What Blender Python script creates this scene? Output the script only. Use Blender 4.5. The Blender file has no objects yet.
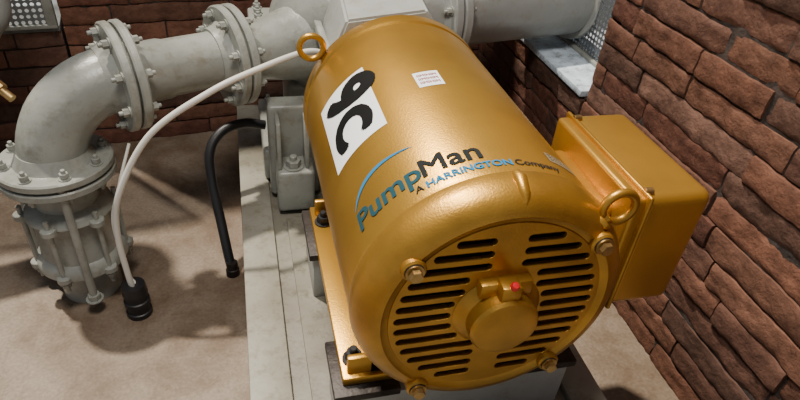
import bpy, bmesh, math, random
from mathutils import Vector, Matrix, noise
random.seed(7)
S=bpy.context.scene
COL=S.collection

# ------------------------------------------------------------------ materials
def nodes(name):
    m=bpy.data.materials.new(name); m.use_nodes=True
    nt=m.node_tree; b=nt.nodes['Principled BSDF']
    return m,nt,b
def simple(name,col,rough=.5,metal=0.,var=.12,vscale=9.,bump=.0,bscale=200.,spec=.5,coat=0.,col2=None,grime=0.,lump=0.):
    m,nt,b=nodes(name)
    N=nt.nodes; L=nt.links
    tc=N.new('ShaderNodeTexCoord')
    nz=N.new('ShaderNodeTexNoise'); nz.inputs['Scale'].default_value=vscale; nz.inputs['Detail'].default_value=8
    L.new(tc.outputs['Object'],nz.inputs['Vector'])
    r=N.new('ShaderNodeValToRGB')
    c2=col2 if col2 else tuple(c*(1-var*2) for c in col)
    c1=tuple(min(1,c*(1+var)) for c in col)
    r.color_ramp.elements[0].position=.32; r.color_ramp.elements[1].position=.68
    r.color_ramp.elements[0].color=(*c2,1); r.color_ramp.elements[1].color=(*c1,1)
    L.new(nz.outputs['Fac'],r.inputs['Fac']); out=r.outputs['Color']
    if grime>0:
        n3=N.new('ShaderNodeTexNoise'); n3.inputs['Scale'].default_value=24; n3.inputs['Detail'].default_value=12; n3.inputs['Roughness'].default_value=.75
        L.new(tc.outputs['Object'],n3.inputs['Vector'])
        r3=N.new('ShaderNodeValToRGB'); r3.color_ramp.elements[0].position=.34; r3.color_ramp.elements[1].position=.50
        g=1-grime; r3.color_ramp.elements[0].color=(g,g*.92,g*.82,1); r3.color_ramp.elements[1].color=(1,1,1,1)
        L.new(n3.outputs['Fac'],r3.inputs['Fac'])
        mx=N.new('ShaderNodeMix'); mx.data_type='RGBA'; mx.blend_type='MULTIPLY'; mx.inputs['Factor'].default_value=1
        L.new(out,mx.inputs['A']); L.new(r3.outputs['Color'],mx.inputs['B']); out=mx.outputs['Result']
    L.new(out,b.inputs['Base Color'])
    b.inputs['Roughness'].default_value=rough; b.inputs['Metallic'].default_value=metal
    b.inputs['Specular IOR Level'].default_value=spec
    b.inputs['Coat Weight'].default_value=coat; b.inputs['Coat Roughness'].default_value=.2
    prev=None
    for st,sc,di in ((bump,bscale,.004),(lump,26.,.012)):
        if st<=0: continue
        n2=N.new('ShaderNodeTexNoise'); n2.inputs['Scale'].default_value=sc; n2.inputs['Detail'].default_value=6
        L.new(tc.outputs['Object'],n2.inputs['Vector'])
        bp=N.new('ShaderNodeBump'); bp.inputs['Strength'].default_value=st; bp.inputs['Distance'].default_value=di
        L.new(n2.outputs['Fac'],bp.inputs['Height'])
        if prev: L.new(prev,bp.inputs['Normal'])
        prev=bp.outputs['Normal']
    if prev: L.new(prev,b.inputs['Normal'])
    return m
GOLD=simple('gold_paint',(.57,.305,.045),.34,.75,.10,5.,.10,260.,coat=.12)
GOLD2=simple('gold_paint_face',(.50,.26,.038),.36,.75,.12,14.,.12,260.,coat=.08)
GREY=simple('grey_enamel',(.30,.31,.28),.34,0,.12,7.,.14,70.,grime=.22,lump=.18)
GREYL=simple('grey_enamel_light',(.37,.38,.36),.38,0,.07,7.,.1,60.,grime=.12,lump=.1)
SKID=simple('skid_paint',(.23,.22,.175),.5,0,.14,5.,.2,60.,col2=(.14,.12,.09),grime=.4)
RIM=simple('skid_rim_paint',(.31,.305,.255),.5,0,.12,5.,.2,60.,col2=(.21,.19,.145),grime=.3)
BLACK=simple('black_rubber',(.012,.012,.014),.45,0,.1)
DARKM=simple('dark_steel',(.04,.032,.028),.5,.5,.3,30.,.3,120.)
INNER=simple('vent_shade',(.006,.004,.003),.9,0,.1)  # shade of the motor interior put into the colour
WHITE=simple('white_label',(.88,.88,.88),.5,0,.02)
TUBE=simple('white_tube',(.66,.64,.58),.4,0,.06)
BRASS=simple('brass',(.50,.33,.13),.35,.9,.2,30.)
INK=simple('ink_black',(.004,.004,.004),.7,0,.0,spec=.2)
INKG=simple('ink_teal',(.018,.065,.085),.8,0,.05,spec=.1)
INKD=simple('ink_dark',(.020,.022,.022),.8,0,.05,spec=.1)
INKB=simple('ink_blue',(.018,.18,.36),.8,0,.05,spec=.1)
INKS=simple('ink_pink',(.35,.10,.10),.6,0,.05)
RED=simple('red_plastic',(.7,.01,.02),.3,0,.0)
MORT=simple('mortar',(.050,.036,.030),.95,0,.3,30.,.8,90.)
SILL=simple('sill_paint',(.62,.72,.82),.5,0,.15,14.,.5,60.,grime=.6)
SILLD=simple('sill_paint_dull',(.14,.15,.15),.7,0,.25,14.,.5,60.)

def brick_mat():
    m,nt,b=nodes('rough_brick'); N=nt.nodes; L=nt.links
    at=N.new('ShaderNodeAttribute'); at.attribute_name='bcol'
    tc=N.new('ShaderNodeTexCoord')
    n1=N.new('ShaderNodeTexNoise'); n1.inputs['Scale'].default_value=18; n1.inputs['Detail'].default_value=12; n1.inputs['Roughness'].default_value=.7
    L.new(tc.outputs['Object'],n1.inputs['Vector'])
    r=N.new('ShaderNodeValToRGB'); r.color_ramp.elements[0].position=.30; r.color_ramp.elements[1].position=.70
    r.color_ramp.elements[0].color=(.50,.47,.45,1); r.color_ramp.elements[1].color=(1.35,1.3,1.22,1)
    L.new(n1.outputs['Fac'],r.inputs['Fac'])
    mx=N.new('ShaderNodeMix'); mx.data_type='RGBA'; mx.blend_type='MULTIPLY'; mx.inputs['Factor'].default_value=1
    L.new(at.outputs['Color'],mx.inputs['A']); L.new(r.outputs['Color'],mx.inputs['B'])
    L.new(mx.outputs['Result'],b.inputs['Base Color'])
    b.inputs['Roughness'].default_value=.78; b.inputs['Specular IOR Level'].default_value=.3
    n2=N.new('ShaderNodeTexNoise'); n2.inputs['Scale'].default_value=60; n2.inputs['Detail'].default_value=10; n2.inputs['Roughness'].default_value=.65
    L.new(tc.outputs['Object'],n2.inputs['Vector'])
    bp=N.new('ShaderNodeBump'); bp.inputs['Strength'].default_value=.8; bp.inputs['Distance'].default_value=.007
    L.new(n2.outputs['Fac'],bp.inputs['Height']); L.new(bp.outputs['Normal'],b.inputs['Normal'])
    return m
BRICK=brick_mat()

def floor_mat():
    m,nt,b=nodes('concrete_floor'); N=nt.nodes; L=nt.links
    tc=N.new('ShaderNodeTexCoord')
    def nz(s,d,ro=.5,dist=0.):
        n=N.new('ShaderNodeTexNoise'); n.inputs['Scale'].default_value=s; n.inputs['Detail'].default_value=d; n.inputs['Roughness'].default_value=ro; n.inputs['Distortion'].default_value=dist
        L.new(tc.outputs['Object'],n.inputs['Vector']); return n
    def ramp(src,p0,c0,p1,c1):
        r=N.new('ShaderNodeValToRGB'); r.color_ramp.elements[0].position=p0; r.color_ramp.elements[1].position=p1
        r.color_ramp.elements[0].color=(*c0,1); r.color_ramp.elements[1].color=(*c1,1); L.new(src,r.inputs['Fac']); return r.outputs['Color']
    def mul(a,c):
        mx=N.new('ShaderNodeMix'); mx.data_type='RGBA'; mx.blend_type='MULTIPLY'; mx.inputs['Factor'].default_value=1
        L.new(a,mx.inputs['A']); L.new(c,mx.inputs['B']); return mx.outputs['Result']
    n1=nz(1.8,10,.6,.8); n2=nz(120,6); n3=nz(6.5,12,.72,.4)
    c=ramp(n1.outputs['Fac'],.38,(.170,.122,.083),.62,(.245,.195,.145))
    c=mul(c,ramp(n2.outputs['Fac'],.3,(.80,.80,.80),.7,(1.14,1.14,1.14)))
    c=mul(c,ramp(n3.outputs['Fac'],.38,(.72,.63,.54),.58,(1.08,1.08,1.08)))
    L.new(c,b.inputs['Base Color'])
    b.inputs['Roughness'].default_value=.6
    bp=N.new('ShaderNodeBump'); bp.inputs['Strength'].default_value=.25; bp.inputs['Distance'].default_value=.002
    L.new(n2.outputs['Fac'],bp.inputs['Height']); L.new(bp.outputs['Normal'],b.inputs['Normal'])
    return m
FLOOR=floor_mat()

def perf_mat():
    m,nt,b=nodes('perforated_sheet'); N=nt.nodes; L=nt.links
    b.inputs['Base Color'].default_value=(.16,.17,.18,1); b.inputs['Metallic'].default_value=.4; b.inputs['Roughness'].default_value=.5
    uv=N.new('ShaderNodeUVMap'); uv.uv_map='UVMap'
    sc=N.new('ShaderNodeVectorMath'); sc.operation='SCALE'; sc.inputs['Scale'].default_value=50
    L.new(uv.outputs['UV'],sc.inputs[0])
    fr=N.new('ShaderNodeVectorMath'); fr.operation='FRACTION'; L.new(sc.outputs[0],fr.inputs[0])
    sb=N.new('ShaderNodeVectorMath'); sb.operation='SUBTRACT'; sb.inputs[1].default_value=(.5,.5,0); L.new(fr.outputs[0],sb.inputs[0])
    ln=N.new('ShaderNodeVectorMath'); ln.operation='LENGTH'; L.new(sb.outputs[0],ln.inputs[0])
    gt=N.new('ShaderNodeMath'); gt.operation='GREATER_THAN'; gt.inputs[1].default_value=.31; L.new(ln.outputs['Value'],gt.inputs[0])
    L.new(gt.outputs[0],b.inputs['Alpha'])
    return m
PERF=perf_mat()

# ------------------------------------------------------------------ mesh helpers
def align(o,d,up=Vector((0,0,1))):
    d=Vector(d).normalized()
    if abs(d.dot(up))>.99: up=Vector((0,1,0))
    x=up.cross(d).normalized(); y=d.cross(x)
    M=Matrix((x,y,d)).transposed().to_4x4(); M.translation=Vector(o); return M
def empty(name,loc=(0,0,0)):
    e=bpy.data.objects.new(name,None); e.location=loc; e.empty_display_size=.1; COL.objects.link(e); return e
def finish(bm,name,mat,parent=None,ang=38,smooth=True):
    bmesh.ops.recalc_face_normals(bm,faces=bm.faces)
    if smooth:
        for f in bm.faces: f.smooth=True
        a=math.radians(ang)
        for e in bm.edges:
            if len(e.link_faces)==2 and e.calc_face_angle(0)>a: e.smooth=False
    me=bpy.data.meshes.new(name); bm.to_mesh(me); bm.free()
    me.materials.append(mat)
    o=bpy.data.objects.new(name,me); COL.objects.link(o)
    if parent: o.parent=parent
    return o
def lathe(bm,prof,o,d,segs=64,closed=False):
    M=align(o,d); rings=[]
    for r,h in prof:
        if r<1e-6: rings.append([bm.verts.new(M@Vector((0,0,h)))])
        else: rings.append([bm.verts.new(M@Vector((r*math.cos(2*math.pi*i/segs),r*math.sin(2*math.pi*i/segs),h))) for i in range(segs)])
    prs=list(zip(rings[:-1],rings[1:]))
    if closed: prs.append((rings[-1],rings[0]))
    for a,b in prs:
        for i in range(segs):
            j=(i+1)%segs
            if len(a)==1 and len(b)==1: continue
            if len(a)==1: bm.faces.new((a[0],b[i],b[j]))
            elif len(b)==1: bm.faces.new((a[i],a[j],b[0]))
            else: bm.faces.new((a[i],a[j],b[j],b[i]))
def cyl(bm,o,d,r,h,segs=32,ch=.0):
    if ch>0: lathe(bm,[(0,0),(r-ch,0),(r,ch),(r,h-ch),(r-ch,h),(0,h)],o,d,segs)
    else: lathe(bm,[(0,0),(r,0),(r,h),(0,h)],o,d,segs)
def box(bm,lo,hi,bev=0.,seg=2,M=None):
    lo=Vector(lo);hi=Vector(hi)
    r=bmesh.ops.create_cube(bm,size=1.)
    vs=r['verts']
    for v in vs:
        v.co=Vector([ (lo[i]+hi[i])/2+v.co[i]*(hi[i]-lo[i]) for i in range(3)])
    if bev>0:
        es=set(e for v in vs for e in v.link_edges)
        rr=bmesh.ops.bevel(bm,geom=list(es),offset=bev,segments=seg,affect='EDGES',profile=.5)
        vs=list(set(v for f in rr['faces'] for v in f.verts)|set(v for v in vs if v.is_valid))
    if M is not None:
        for v in vs: v.co=M@v.co
    return vs
def catmull(P,n=10):
    P=[Vector(p) for p in P]; Q=[P[0]*2-P[1]]+P+[P[-1]*2-P[-2]]; out=[]
    for i in range(1,len(Q)-2):
        for k in range(n):
            t=k/n; a,b,c,d=Q[i-1:i+3]
            out.append(.5*((2*b)+(c-a)*t+(2*a-5*b+4*c-d)*t*t+(3*b-a-3*c+d)*t**3))
    out.append(P[-1]); return out
def sweep(bm,pts,r,segs=20,caps=True):
    n=len(pts); rs=r if isinstance(r,(list,tuple)) else [r]*n
    T=[]
    for i in range(n):
        a=pts[max(0,i-1)];b=pts[min(n-1,i+1)]; T.append((b-a).normalized())
    u=T[0].orthogonal().normalized(); rings=[]
    for i in range(n):
        u=(u-T[i]*u.dot(T[i])).normalized(); w=T[i].cross(u)
        rings.append([bm.verts.new(pts[i]+rs[i]*(math.cos(2*math.pi*k/segs)*u+math.sin(2*math.pi*k/segs)*w)) for k in range(segs)])
    for a,b in zip(rings[:-1],rings[1:]):
        for k in range(segs):
            j=(k+1)%segs; bm.faces.new((a[k],a[j],b[j],b[k]))
    if caps: bm.faces.new(rings[0]); bm.faces.new(rings[-1])
def torus(bm,c,nrm,R,r,sg=36,s2=14):
    M=align(c,nrm); rings=[]
    for i in range(sg):
        a=2*math.pi*i/sg
        rings.append([bm.verts.new(M@Vector(((R+r*math.cos(2*math.pi*k/s2))*math.cos(a),(R+r*math.cos(2*math.pi*k/s2))*math.sin(a),r*math.sin(2*math.pi*k/s2)))) for k in range(s2)])
    for i in range(sg):
        a=rings[i];b=rings[(i+1)%sg]
        for k in range(s2):
            j=(k+1)%s2; bm.faces.new((a[k],b[k],b[j],a[j]))
def bolt(bm,o,d,r=.012,h=.012,stud=.0):
    o=Vector(o);d=Vector(d).normalized()
    cyl(bm,o,d,r*1.35,h*.2,20)
    cyl(bm,o+d*h*.2,d,r,h,6,r*.08)
    if stud>0: cyl(bm,o+d*h,d,r*.5,stud,12,r*.1)
def flange_pair(bm,bb,c,d,R,th,gap=.006,n=8,br=.011,pipe_r=.08):
    c=Vector(c); d=Vector(d).normalized()
    ch=.004
    for s in (-1,1):
        o=c+d*s*gap/2
        lathe(bm,[(0,0),(R-ch,0),(R,ch),(R,th-ch),(R-ch,th),(pipe_r*1.22,th),(pipe_r*1.12,th+.012),(pipe_r*1.02,th+.03),(0,th+.03)],o,d*s,56)
    cyl(bm,c-d*gap/2,d,R*.8,gap,40)
    M=align(c,d)
    for i in range(n):
        a=2*math.pi*(i+.5)/n
        p=M@Vector((R*.83*math.cos(a),R*.83*math.sin(a),0))
        for s in (-1,1): bolt(bb,p+d*s*(gap/2+th),d*s,br,.014,.012)

# ------------------------------------------------------------------ camera
cd=bpy.data.cameras.new('camera'); cam=bpy.data.objects.new('camera',cd); COL.objects.link(cam)
right=Vector((.9686,-.2357,.0799)); fw=Vector((.2366,.7727,-.5893)).normalized()
right=(right-fw*right.dot(fw)).normalized(); up=right.cross(fw)
cam.matrix_world=Matrix((right,up,-fw)).transposed().to_4x4()
cd.lens=26.55; cd.sensor_width=36; cd.clip_start=.02
S.camera=cam
# NOTE: everything is built with the eye level at z=0 and the floor at z=-1.30,
# the whole scene is lifted by 1.30 m at the end so the floor is z=0.

# ------------------------------------------------------------------ room shell
bm=bmesh.new(); box(bm,(-2.6,-1.2,-1.42),(1.35,2.75,-1.30)); finish(bm,'floor',FLOOR,smooth=False)
GROUND=simple('outside_concrete',(.42,.46,.50),.8,0,.3,3.,.3,40.)
bm=bmesh.new(); box(bm,(-9,-9,-1.52),(9,10,-1.425)); finish(bm,'ground',GROUND,smooth=False)

def brick_wall(name,org,along,length,z0,z1,inward,thick=.2,ch=.069,bl=.36):
    org=Vector(org); al=Vector(along).normalized(); nv=Vector(inward).normalized()
    par=empty(name)
    bm=bmesh.new(); cl=bm.loops.layers.float_color.new('bcol')
    g=.006; row=0; z=z0
    pal=[(.155,.073,.049),(.128,.064,.046),(.180,.087,.058),(.102,.055,.041),(.145,.080,.060),(.168,.077,.050),(.130,.056,.039)]
    while z<z1-.02:
        h=min(ch-g+random.uniform(-.003,.004),z1-z-.003)
        s=-(bl*.5 if row%2 else 0)-random.uniform(0,.12)
        while s<length:
            L=bl*random.uniform(.6,1.25)
            a=max(s,0); b=min(s+L-g,length)
            if b-a>.03:
                c=random.choice(pal); k=random.uniform(.8,1.2); c=(c[0]*k,c[1]*k,c[2]*k,1)
                off=random.uniform(-.007,.004)
                nx=max(2,int((b-a)/.013)); ny=7
                G=[[None]*(ny+1) for _ in range(nx+1)]
                for i in range(nx+1):
                    for j in range(ny+1):
                        u=a+(b-a)*i/nx; w=z+h*j/ny
                        ei=min(i,nx-i); ej=min(j,ny-j); d=0
                        if ei==0 or ej==0: d=-.003
                        if ei==0 and ej==0: d=-.006
                        p=org+al*u; q=Vector((p.x,p.y,w))
                        nn=noise.noise(q*12)*.006+noise.noise(q*38)*.0035+noise.noise(q*90)*.0018
                        jz=noise.noise(q*13+Vector((9,3,1)))*.004+noise.noise(q*50)*.002 if ej==0 else 0
                        q=q+nv*(d+off+nn); q.z+=jz
                        G[i][j]=bm.verts.new(q)
                fs=[]
                for i in range(nx):
                    for j in range(ny):
                        fs.append(bm.faces.new((G[i][j],G[i+1][j],G[i+1][j+1],G[i][j+1])))
                per=[G[i][0] for i in range(nx+1)]+[G[nx][j] for j in range(1,ny+1)]+[G[i][ny] for i in range(nx-1,-1,-1)]+[G[0][j] for j in range(ny-1,0,-1)]
                back=[bm.verts.new(v.co-nv*.05) for v in per]
                for i in range(len(per)):
                    j=(i+1)%len(per); fs.append(bm.faces.new((per[i],per[j],back[j],back[i])))
                for f in fs:
                    for l in f.loops: l[cl]=c
            s+=L
        z+=ch; row+=1
    finish(bm,'bricks',BRICK,par,ang=55)
    bm=bmesh.new()
    ang=math.atan2(al.y,al.x); M=Matrix.Translation(Vector((org.x,org.y,0)))@Matrix.Rotation(ang,4,'Z')
    loc_in=(M.to_3x3().inverted()@nv).y
    if loc_in>0: box(bm,(0,-thick,z0),(length,-.011,z1),M=M)
    else: box(bm,(0,.011,z0),(length,thick,z1),M=M)
    finish(bm,'mortar_core',MORT,par,smooth=False)
    return par
brick_wall('wall_right',(1.05,-.9,0),(0,1,0),2.42,-1.30,.75,(-1,0,0),.24)
brick_wall('wall_right_low',(1.05,1.53,0),(0,1,0),.95,-1.30,-.815,(-1,0,0),.24)
brick_wall('wall_reveal',(1.06,1.522,0),(1,0,0),.22,-.80,.75,(0,1,0),.1,bl=.24)
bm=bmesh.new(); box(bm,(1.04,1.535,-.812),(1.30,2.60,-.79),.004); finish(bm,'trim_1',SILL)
ba=math.radians(8); bd=Vector((math.cos(ba),math.sin(ba),0)); bn=Vector((math.sin(ba),-math.cos(ba),0))
b0=Vector((-.245,2.265,0))
def bp(s): return b0+bd*s
brick_wall('wall_back',bp(-.36),bd,1.75,-1.30,.2,bn,.2)
brick_wall('wall_back_low',bp(-2.3),bd,1.93,-1.30,-.83,bn,.2)
M=Matrix.Translation(bp(-2.3))@Matrix.Rotation(ba,4,'Z')
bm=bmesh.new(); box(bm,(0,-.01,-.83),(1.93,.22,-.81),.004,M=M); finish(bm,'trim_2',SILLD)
def perf_panel(name,p0,dirv,w,z0,z1):
    par=empty(name)
    bm=bmesh.new(); uvl=bm.loops.layers.uv.new('UVMap')
    p0=Vector(p0); dv=Vector(dirv).normalized()
    P=[(0,z0),(w,z0),(w,z1),(0,z1)]
    vs=[bm.verts.new((p0.x+dv.x*a,p0.y+dv.y*a,b)) for a,b in P]
    f=bm.faces.new(vs)
    for l,(a,b) in zip(f.loops,P): l[uvl].uv=(a,b)
    finish(bm,'sheet',PERF,par,smooth=False)
    bm=bmesh.new(); M=Matrix.Translation(Vector((p0.x,p0.y,0)))@Matrix.Rotation(math.atan2(dv.y,dv.x),4,'Z')
    for lo,hi in (((0,-.015,z0),(w,.015,z0+.012)),((0,-.015,z1-.03),(w,.015,z1)),((0,-.015,z0+.012),(.03,.015,z1-.03)),((w-.03,-.015,z0+.012),(w,.015,z1-.03))):
        box(bm,lo,hi,.002,M=M)
    finish(bm,'frame',GREY,par)
perf_panel('window_1',(1.20,1.54,0),(0,1,0),1.0,-.79,.5)
perf_panel('window_2',bp(-2.3)+Vector((0,-.02,0)),bd,1.93,-.81,.2)

# ------------------------------------------------------------------ skid
sk=empty('equipment_skid')
bm=bmesh.new(); box(bm,(-.035,-.3,-1.30),(.72,2.14,-1.125),.006); finish(bm,'base_block',SKID,sk)
bm=bmesh.new()
box(bm,(-.045,-.3,-1.135),(.045,2.15,-1.111),.004); box(bm,(.65,-.3,-1.135),(.735,2.15,-1.111),.004)
finish(bm,'edge_channels',RIM,sk)
bm=bmesh.new(); box(bm,(.085,-.1,-1.126),(.62,1.42,-1.116),.003); finish(bm,'top_plate',SKID,sk)
for i,(y0,y1) in enumerate(((.675,.80),(1.08,1.25))):
    bm=bmesh.new(); box(bm,(.125,y0,-1.118),(.615,y1,-.985),.005); finish(bm,f'riser_{i}',GREYL,sk)
    bm=bmesh.new()
    box(bm,(.115,y0-.008,-.985),(.245,y1+.006,-.966),.003); box(bm,(.49,y0-.008,-.985),(.625,y1+.006,-.966),.003)
    finish(bm,f'shim_plates_{i}',DARKM,sk)

# ------------------------------------------------------------------ motor
mo=empty('electric_motor')
CX,CZ,R=.369,-.705,.234
O=(CX,0,CZ); YD=(0,1,0)
bm=bmesh.new()
lathe(bm,[(0,.668),(R-.012,.668),(R-.003,.670),(R,.676),(R,1.285),(R-.004,1.289),(R-.004,1.293),(R+.002,1.297),(R+.003,1.33),(R-.006,1.348),(R-.03,1.36),(.12,1.368),(0,1.368)],O,YD,128)
finish(bm,'barrel',GOLD,mo,30)
bm=bmesh.new()
lathe(bm,[(R-.004,.667),(R+.002,.664),(R+.003,.650),(R,.636),(R-.008,.620),(R-.019,.609),(R-.031,.6035),(R-.038,.602),(R-.043,.606),(.1805,.609),(.1805,.615),(R-.03,.618),(R-.012,.635),(R-.012,.667)],O,YD,128,closed=True)
finish(bm,'end_bracket',GOLD2,mo,30)
def spl(c,pts):
    sp=c.splines.new('POLY'); sp.points.add(len(pts)-1); sp.use_cyclic_u=True
    for p,q in zip(sp.points,pts): p.co=(q[0],q[1],0,1)
def slotpts(x0,x1,z,h):
    r=h/2; P=[]
    for i in range(7): a=-math.pi/2+math.pi*i/6; P.append((x1-r+r*math.cos(a),z+r*math.sin(a)))
    for i in range(7): a=math.pi/2+math.pi*i/6; P.append((x0+r+r*math.cos(a),z+r*math.sin(a)))
    return P
cu=bpy.data.curves.new('grille','CURVE'); cu.dimensions='2D'; cu.fill_mode='BOTH'; cu.extrude=.0035; cu.bevel_depth=.0010; cu.bevel_resolution=1
spl(cu,[(.182*math.cos(2*math.pi*i/96),.182*math.sin(2*math.pi*i/96)) for i in range(96)])
dz=-.150
slots=[]
while dz<.155:
    xo=math.sqrt(.175**2-dz*dz)
    xi=.024 if abs(dz)>=.076 else max(.024,math.sqrt(.078**2-dz*dz))
    if .03<dz<.09: xi=max(xi,.056)
    if xo-xi>.03:
        for s in (-1,1):
            a,b=sorted((s*xi,s*xo)); slots.append((a,b,dz)); spl(cu,slotpts(a,b,dz,.0165))
    dz+=.0250
co=bpy.data.objects.new('grille',cu); COL.objects.link(co)
dg=bpy.context.evaluated_depsgraph_get(); me=bpy.data.meshes.new_from_object(co.evaluated_get(dg)); bpy.data.objects.remove(co)
bm=bmesh.new(); bm.from_mesh(me)
for v in bm.verts: v.co=Vector((CX+v.co.x,.611+v.co.z,CZ+v.co.y))
finish(bm,'vent_grille',GOLD2,mo,30)
bm=bmesh.new()
for a,b,z in slots:
    M=Matrix.Translation((CX,.622,CZ+z-.006))@Matrix.Rotation(math.radians(25),4,'X')
    box(bm,(a+.002,-.001,-.001),(b-.002,.012,.001),M=M)
finish(bm,'louvres',GOLD2,mo)
bm=bmesh.new(); cyl(bm,(CX,.645,CZ),YD,R-.02,.02,64); finish(bm,'cavity_shade_disc',INNER,mo)  # solid near-black disc, paints the shade seen through the slots
bm=bmesh.new()
lathe(bm,[(0,.562),(.046,.562),(.054,.564),(.058,.570),(.058,.592),(.068,.598),(.076,.606),(0,.606)],O,YD,64)
finish(bm,'hub_cap',GOLD2,mo,30)
bm=bmesh.new()
box(bm,(CX-.045,.588,CZ+.046),(CX+.045,.612,CZ+.078),.006)
box(bm,(CX-.017,.570,CZ+.048),(CX+.017,.600,CZ+.084),.005)
finish(bm,'hub_bracket',GOLD2,mo)
bm=bmesh.new(); lathe(bm,[(0,0),(.007,0),(.007,.006),(.005,.010),(0,.011)],(CX+.002,.575,CZ+.082),(0,-.5,1),20); finish(bm,'red_plug',RED,mo)
def rp(deg,r,y): a=math.radians(deg); return Vector((CX+r*math.cos(a),y,CZ+r*math.sin(a)))
bm=bmesh.new(); bb=bmesh.new(); rb=bmesh.new()
for deg,r in ((143,.192),(235,.208),(310,.20),(40,.20)):
    cyl(bm,rp(deg,r,.596),YD,.020,.04,28,.003)
    cyl(rb,rp(deg,r,.5945),YD,.0155,.003,24)
    bolt(bb,rp(deg,r,.5945),(0,-1,0),.0110,.010)
p=rp(88,R,.640)
sweep(bm,[Vector((p.x,.611,p.z-.020)),Vector((p.x,.622,p.z-.010)),Vector((p.x,.645,p.z+.001)),Vector((p.x,.660,p.z))],[.003,.009,.011,.008],14)
finish(bm,'bosses',GOLD2,mo); finish(rb,'washers',DARKM,mo); finish(bb,'bracket_bolts',BRASS,mo)
for nme,deg,y,mt in (('eyebolt_front',45,.625,GOLD2),('eyebolt_rear',143,1.325,GOLD)):
    bm=bmesh.new(); c=rp(deg,R+(.020 if y<1 else .036),y); torus(bm,c,(0,1,0),.028,.0072)
    rd=(c-rp(deg,0,y)).normalized()
    cyl(bm,rp(deg,R-.035,y),rd,.011,.034,20); cyl(bm,rp(deg,R-.018,y),rd,.018,.010,24,.002)
    finish(bm,nme,mt,mo)
bm=bmesh.new()
for s in (-1,1):
    def X(a): return CX+s*a
    lo,hi=sorted((X(.235),X(.13)))
    box(bm,(lo,.69,-.966),(hi,1.24,-.944),.004)
    lo,hi=sorted((X(.185),X(.150)))
    box(bm,(lo,.70,-.95),(hi,1.22,-.855),.006)
    for y in (.70,1.20):
        lo,hi=sorted((X(.225),X(.15)))
        box(bm,(lo,y,-.95),(hi,y+.014,-.90),.004)
finish(bm,'feet',GOLD,mo)
bm=bmesh.new()
for s in (-1,1):
    for y in (.735,1.17): bolt(bm,(CX+s*.208,y,-.944),(0,0,1),.016,.018,.016)
finish(bm,'foot_bolts',BLACK,mo)
bm=bmesh.new(); box(bm,(.638,.670,-.812),(.780,.975,-.552),.020,5); finish(bm,'conduit_cover',GOLD,mo)
bm=bmesh.new(); box(bm,(.620,.674,-.808),(.650,.971,-.556),.008,3); box(bm,(.54,.715,-.775),(.628,.925,-.60),.02,4); finish(bm,'conduit_box_body',GOLD,mo)
bm=bmesh.new(); box(bm,(.643,.666,-.816),(.652,.979,-.548),.004,3); finish(bm,'conduit_flange',GOLD2,mo)
bm=bmesh.new()
for y in (.69,.95):
    cyl(bm,(.645,y,-.550),(1,0,0),.007,.016,16,.001)
    cyl(bm,(.645,y,-.812),(1,0,0),.007,.016,16,.001)
finish(bm,'cover_screws',BRASS,mo)

# decals on the barrel
def wrap(bm,f,name,mat,off):
    xs=[v.co.x for v in bm.verts]; ys=[v.co.y for v in bm.verts]
    step=.008
    for ax,(a,b) in ((0,(min(xs),max(xs))),(1,(min(ys),max(ys)))):
        q=a+step
        while q<b:
            n=Vector((1,0,0)) if ax==0 else Vector((0,1,0))
            bmesh.ops.bisect_plane(bm,geom=bm.verts[:]+bm.edges[:]+bm.faces[:],plane_co=n*q,plane_no=n); q+=step
    for v in bm.verts:
        th,y=f(v.co.x,v.co.y); a=math.radians(th); rr=R+off+v.co.z
        v.co=Vector((CX+rr*math.cos(a),y,CZ+rr*math.sin(a)))
    for fc in bm.faces:
        fc.normal_update(); c=fc.calc_center_median()
        if fc.normal.dot(Vector((c.x-CX,0,c.z-CZ)))<0: fc.normal_flip()
    me=bpy.data.meshes.new(name); bm.to_mesh(me); bm.free(); me.materials.append(mat)
    o=bpy.data.objects.new(name,me); COL.objects.link(o); o.parent=mo
def textbm(s,width=None,size=None,bold=0.,sy=1.):
    c=bpy.data.curves.new('t','FONT'); c.body=s; c.size=1; c.resolution_u=4
    o=bpy.data.objects.new('t',c); COL.objects.link(o)
    dg=bpy.context.evaluated_depsgraph_get(); me=bpy.data.meshes.new_from_object(o.evaluated_get(dg))
    bpy.data.objects.remove(o)
    x0=min(v.co.x for v in me.vertices); x1=max(v.co.x for v in me.vertices)
    k=size if size else width/(x1-x0)
    bm=bmesh.new()
    offs=[(0,0)]
    if bold>0: offs=[(bold*math.cos(i*math.pi/4),bold*math.sin(i*math.pi/4)) for i in range(8)]
    for n,(ox,oy) in enumerate(offs):
        q=len(bm.verts); bm.from_mesh(me); bm.verts.ensure_lookup_table()
        for v in bm.verts[q:]: v.co=Vector(((v.co.x-x0+ox)*k,(v.co.y+oy)*k*sy,n*5e-5))
    return bm,(x1-x0)*k,k
dg_=180/math.pi
def rect(w,h):
    bm=bmesh.new(); bm.faces.new([bm.verts.new(p) for p in ((0,0,0),(w,0,0),(w,h,0),(0,h,0))]); return bm
def circ(th0,y0): return lambda s,t:(th0-s/R*dg_,y0+t)
def axial(th0,y1): return lambda s,t:(th0-t/R*dg_,y1-s)
wrap(rect(.240,.138),axial(158,1.138),'label_plate',WHITE,.0008)
bm,w,k=textbm('9',width=.074,bold=.055,sy=1.0); wrap(bm,axial(151.5,1.118),'label_text_a',INK,.0018)
bm,w,k=textbm('C',width=.088,bold=.055,sy=.90); wrap(bm,axial(151.5,1.020),'label_text_b',INK,.0018)
sz=.061
bm,w,_=textbm('Pump',size=sz,bold=.020); wrap(bm,circ(153,.710),'logo_text_a',INKG,.0013)
bm,w2,_=textbm('Man',size=sz,bold=.020); wrap(bm,circ(153-(w+.003)/R*dg_,.710),'logo_text_b',INKD,.0013)
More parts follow.
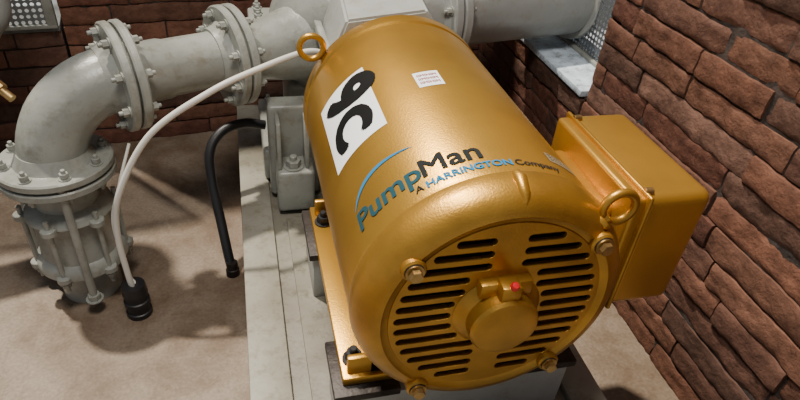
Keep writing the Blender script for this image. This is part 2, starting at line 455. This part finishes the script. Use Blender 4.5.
s3=.0212; t0=125.
for tx,mt,of in (('A',INKD,.01),('HARRINGTON',INKB,.035),('Company',INKD,.012)):
    bm,w3,_=textbm(tx,size=s3,bold=of); wrap(bm,circ(t0,.683),'logo_line_'+tx[0].lower(),mt,.0013); t0-=(w3+.006)/R*dg_
bm=bmesh.new(); pr=None
for i in range(31):
    t=i/30; p=Vector((-.006,.048,0))*(1-t)**2+Vector((.025,.115,0))*2*t*(1-t)+Vector((.135,.085,0))*t*t
    wd=.0042*math.sin(math.pi*t)**.7+.0003
    a=bm.verts.new(p+Vector((-.3,1,0)).normalized()*wd); b=bm.verts.new(p-Vector((-.3,1,0)).normalized()*wd)
    if pr: bm.faces.new((pr[0],a,b,pr[1]))
    pr=(a,b)
wrap(bm,circ(152,.712),'logo_swoosh',INKB,.0012)
wrap(rect(.050,.060),circ(104,.965),'sticker',WHITE,.0008)
for i in range(3):
    bm,w,_=textbm('IIMIHIM',width=.038,bold=.03); wrap(bm,circ(102.5,1.006-i*.015),'sticker_print',INKS,.0014)
wrap(rect(.07,.028),circ(66,.715),'nameplate',simple('nameplate_metal',(.42,.33,.20),.4,.5,.1),.0008)
for i in range(3):
    bm,w,_=textbm('HP 60 RPM 1785 3PH',width=.06); wrap(bm,circ(65,.735-i*.008),'nameplate_print',INKD,.0014)

# ------------------------------------------------------------------ left pipework
pl=empty('discharge_pipe')
a=math.radians(24); d=Vector((math.cos(a),math.sin(a),0))
S0=Vector((-.483,1.416,-.882)); Rb=.185
bm=bmesh.new(); bb=bmesh.new()
flange_pair(bm,bb,S0,(0,0,1),.136,.022,n=8,pipe_r=.078)
P1=S0+d*.20+Vector((0,0,.20))
pts=[]
cc=S0+Vector((0,0,.015))+d*Rb
for i in range(0,19):
    t=math.pi/2*i/18; pts.append(cc-d*Rb*math.cos(t)+Vector((0,0,Rb*math.sin(t))))
pts.append(P1)
sweep(bm,pts,.080,44)
flange_pair(bm,bb,P1,d,.138,.022,n=8,pipe_r=.078)
P2=P1+d*.29
sweep(bm,[P1,P1+d*.05,P1+d*.06,P1+d*.10,P1+d*.115,P1+d*.23,P2],[.082,.082,.078,.078,.074,.074,.082],40)
flange_pair(bm,bb,P2,d,.138,.022,n=8,pipe_r=.080)
C=Vector((S0.x,S0.y,0))
lathe(bm,[(0,-.90),(.076,-.90),(.076,-.985),(.096,-.99),(.106,-1.0),(.109,-1.012),(.101,-1.02),(.094,-1.03),(.096,-1.10),(.100,-1.14),(.112,-1.15),(.116,-1.165),(.116,-1.18),(.100,-1.19),(.078,-1.195),(.078,-1.2995),(0,-1.2995)],C,(0,0,1),56)
for i in range(6):
    t=2*math.pi*(i+.25)/6; q=C+Vector((.112*math.cos(t),.112*math.sin(t),0))
    cyl(bb,q+Vector((0,0,-1.22)),(0,0,1),.0065,.24,14)
    bolt(bb,q+Vector((0,0,-1.185)),(0,0,-1),.012,.014)
    cyl(bm,q+Vector((0,0,-1.182)),(0,0,1),.019,.018,18,.002)
    cyl(bm,q+Vector((0,0,-1.02)),(0,0,1),.019,.018,18,.002)
for t in (math.radians(-75),math.radians(165)):
    q=C+Vector((.120*math.cos(t),.120*math.sin(t),0))
    cyl(bb,q+Vector((0,0,-1.26)),(0,0,1),.010,.38,16)
    bolt(bb,q+Vector((0,0,-1.25)),(0,0,1),.017,.016)
finish(bm,'pipe_body',GREY,pl); finish(bb,'flange_bolts',GREY,pl)
va=empty('ball_valve')
q0=S0+Vector((0,0,.155))-d*.02; q1=Vector((-.60,1.47,-.655))
dd=(q1-q0).normalized(); bm=bmesh.new()
st=q0+dd*.05
cyl(bm,st,dd,.010,(q1-st).length,20)
lathe(bm,[(0,0),(.017,0),(.017,.018),(.014,.02),(.020,.03),(.020,.045),(.014,.055),(.017,.057),(.017,.075),(0,.075)],st+dd*.03,dd,8)
cyl(bm,st+dd*.068,(0,0,1),.006,.035,12)
finish(bm,'valve_body',BRASS,va)
bm=bmesh.new(); box(bm,(-.06,-.007,0),(.012,.007,.004),.001,M=Matrix.Translation(st+dd*.068+Vector((0,0,.035)))); finish(bm,'lever',BLACK,va)
nb=empty('header_pipe'); bm=bmesh.new()
sweep(bm,catmull([(-1.75,1.52,-.71),(-1.02,1.64,-.71),(-.80,1.70,-.70),(-.69,1.75,-.62),(-.665,1.77,-.5),(-.665,1.77,.2)],10),.075,36)
finish(bm,'pipe_body',GREYL,nb)
bm=bmesh.new(); bb=bmesh.new(); flange_pair(bm,bb,(-1.15,1.62,-.71),(1,.16,0),.125,.022,pipe_r=.075); flange_pair(bm,bb,(-.665,1.77,-.38),(0,0,1),.125,.022,pipe_r=.075)
box(bm,(-1.5,1.50,-1.30),(-1.4,1.62,-.77),.004)
finish(bm,'flanges',GREY,nb); finish(bb,'bolts',GREY,nb)

# ------------------------------------------------------------------ pump
pu=empty('centrifugal_pump')
pc=Vector((.32,1.775,-.68))
bm=bmesh.new(); bb=bmesh.new()
lathe(bm,[(0,-.17),(.10,-.17),(.15,-.155),(.20,-.11),(.225,-.05),(.245,-.03),(.245,.03),(.225,.05),(.20,.11),(.15,.155),(.10,.17),(0,.17)],pc,(0,1,0),56)
box(bm,(.02,1.60,-.70),(.62,1.94,-.655),.008)
sweep(bm,[P2+d*.045,P2+d*.08,P2+d*.18,P2+d*.30],[.082,.082,.105,.14],36)
box(bm,(.035,1.62,-1.110),(.61,1.98,-1.00),.01,3)
box(bm,(.12,1.66,-1.01),(.52,1.90,-.80),.02,3)
lathe(bm,[(0,1.375),(.03,1.375),(.03,1.40),(.075,1.41),(.08,1.50),(.095,1.52),(.12,1.62),(0,1.62)],(CX-.03,0,-.70),(0,1,0),40)
box(bm,(.05,1.53,-1.110),(.20,1.60,-.80),.012,3)
box(bm,(.065,1.44,-1.110),(.175,1.60,-.97),.012,3)
for x in (.075,.155): box(bm,(x-.006,1.46,-.975),(x+.006,1.545,-.82),.003)
finish(bm,'casing',GREY,pu)
for x,y in ((.115,1.475),): bolt(bb,(x,y,-.97),(0,0,1),.022,.020,.018)
for i in range(7):
    for x in (.05,.59): bolt(bb,(x,1.63+i*.05,-.655),(0,0,1),.012,.013,.01)
for x in (.07,.575):
    for y in (1.65,1.95): bolt(bb,(x,y,-1.0),(0,0,1),.014,.014,.016)
finish(bb,'casing_bolts',GREY,pu)
bm=bmesh.new()
pr=[(.205,-1.115),(.205,-.60),(.245,-.50),(.445,-.475),(.505,-.56),(.505,-1.115)]
fa=[bm.verts.new((x,1.382,z)) for x,z in pr]; fb=[bm.verts.new((x+.02,1.70,z+.02 if z>-1 else z)) for x,z in pr]
bm.faces.new(fa); bm.faces.new(fb[::-1])
for i in range(6): j=(i+1)%6; bm.faces.new((fa[i],fb[i],fb[j],fa[j]))
bmesh.ops.bevel(bm,geom=bm.edges[:],offset=.006,segments=2,affect='EDGES')
finish(bm,'coupling_guard',GREYL,pu)
bm=bmesh.new()
box(bm,(.195,1.376,-.62),(.215,1.72,-.585),.004); box(bm,(.49,1.376,-.60),(.515,1.72,-.565),.004)
finish(bm,'guard_flanges',GREY,pu)
sp=empty('suction_pipe'); e=math.radians(12); ed=Vector((math.cos(e),math.sin(e),0))
s0=Vector((.42,1.79,-.62))
bm=bmesh.new(); bb=bmesh.new()
sweep(bm,[s0+ed*.08,s0+ed*.12,s0+ed*.22,s0+ed*1.25],[.15,.15,.13,.13],48)
flange_pair(bm,bb,s0+ed*.20,ed,.19,.028,n=12,pipe_r=.13)
cyl(bm,s0+ed*.76,ed,.15,.03,48,.004)
finish(bm,'pipe_body',GREYL,sp); finish(bb,'flange_bolts',GREY,sp)

# ------------------------------------------------------------------ hoses
h=empty('drain_tube')
bm=bmesh.new()
sweep(bm,catmull([(-.342,1.278,-1.27),(-.350,1.285,-1.15),(-.352,1.295,-1.02),(-.325,1.30,-.90),(-.234,1.33,-.757),(-.087,1.355,-.663),(.035,1.41,-.630),(.15,1.47,-.615),(.21,1.50,-.63)],12),.0080,16)
finish(bm,'tube',TUBE,h)
bm=bmesh.new()
lathe(bm,[(0,-1.2995),(.034,-1.2995),(.034,-1.285),(.030,-1.283),(.030,-1.262),(.034,-1.26),(.034,-1.245),(.030,-1.243),(.030,-1.222),(.033,-1.22),(.030,-1.19),(.012,-1.19),(0,-1.2)],(-.342,1.278,0),(0,0,1),28)
finish(bm,'drain_sleeve',BLACK,h)
bm=bmesh.new()
sweep(bm,catmull([(-.30,1.40,-.82),(-.33,1.335,-.90),(-.36,1.31,-1.0),(-.352,1.30,-1.16),(-.335,1.285,-1.20)],10),.004,10); finish(bm,'cable',TUBE,h)
h=empty('black_hose'); bm=bmesh.new()
sweep(bm,catmull([(.045,1.66,-.93),(-.02,1.65,-.915),(-.085,1.62,-.925),(-.122,1.585,-.97),(-.124,1.545,-1.05),(-.108,1.48,-1.16),(-.094,1.42,-1.25),(-.086,1.395,-1.285)],10),.0145,18)
finish(bm,'hose',BLACK,h)
bm=bmesh.new(); lathe(bm,[(0,0),(.020,0),(.020,.02),(.017,.022),(.017,.045),(0,.045)],(-.086,1.395,-1.2995),(0,.15,1),20)
finish(bm,'hose_fitting',DARKM,h)

# ------------------------------------------------------------------ light
w=bpy.data.worlds.new('world'); S.world=w; w.use_nodes=True
bg=w.node_tree.nodes['Background']; bg.inputs[0].default_value=(.80,.88,1,1); bg.inputs[1].default_value=.24
def area(name,loc,tgt,size,en,col):
    l=bpy.data.lights.new(name,'AREA'); l.size=size; l.energy=en; l.color=col
    o=bpy.data.objects.new(name,l); COL.objects.link(o); o.location=loc
    o.rotation_euler=(Vector(tgt)-Vector(loc)).to_track_quat('-Z','Y').to_euler(); return o
area('overhead_fill',(-.1,.6,1.2),(.2,1.0,-1),.5,36,(1,.94,.86))  # added fill light for the motor front, not a fixture in the room
sl=bpy.data.lights.new('sun','SUN'); sl.energy=5.4; sl.angle=math.radians(2.5); sl.color=(1,.91,.78)
so=bpy.data.objects.new('sun',sl); COL.objects.link(so); so.rotation_euler=Vector((.30,-.34,-1)).to_track_quat('-Z','Y').to_euler()

for o in list(S.objects):
    if o.parent is None: o.location.z+=1.30
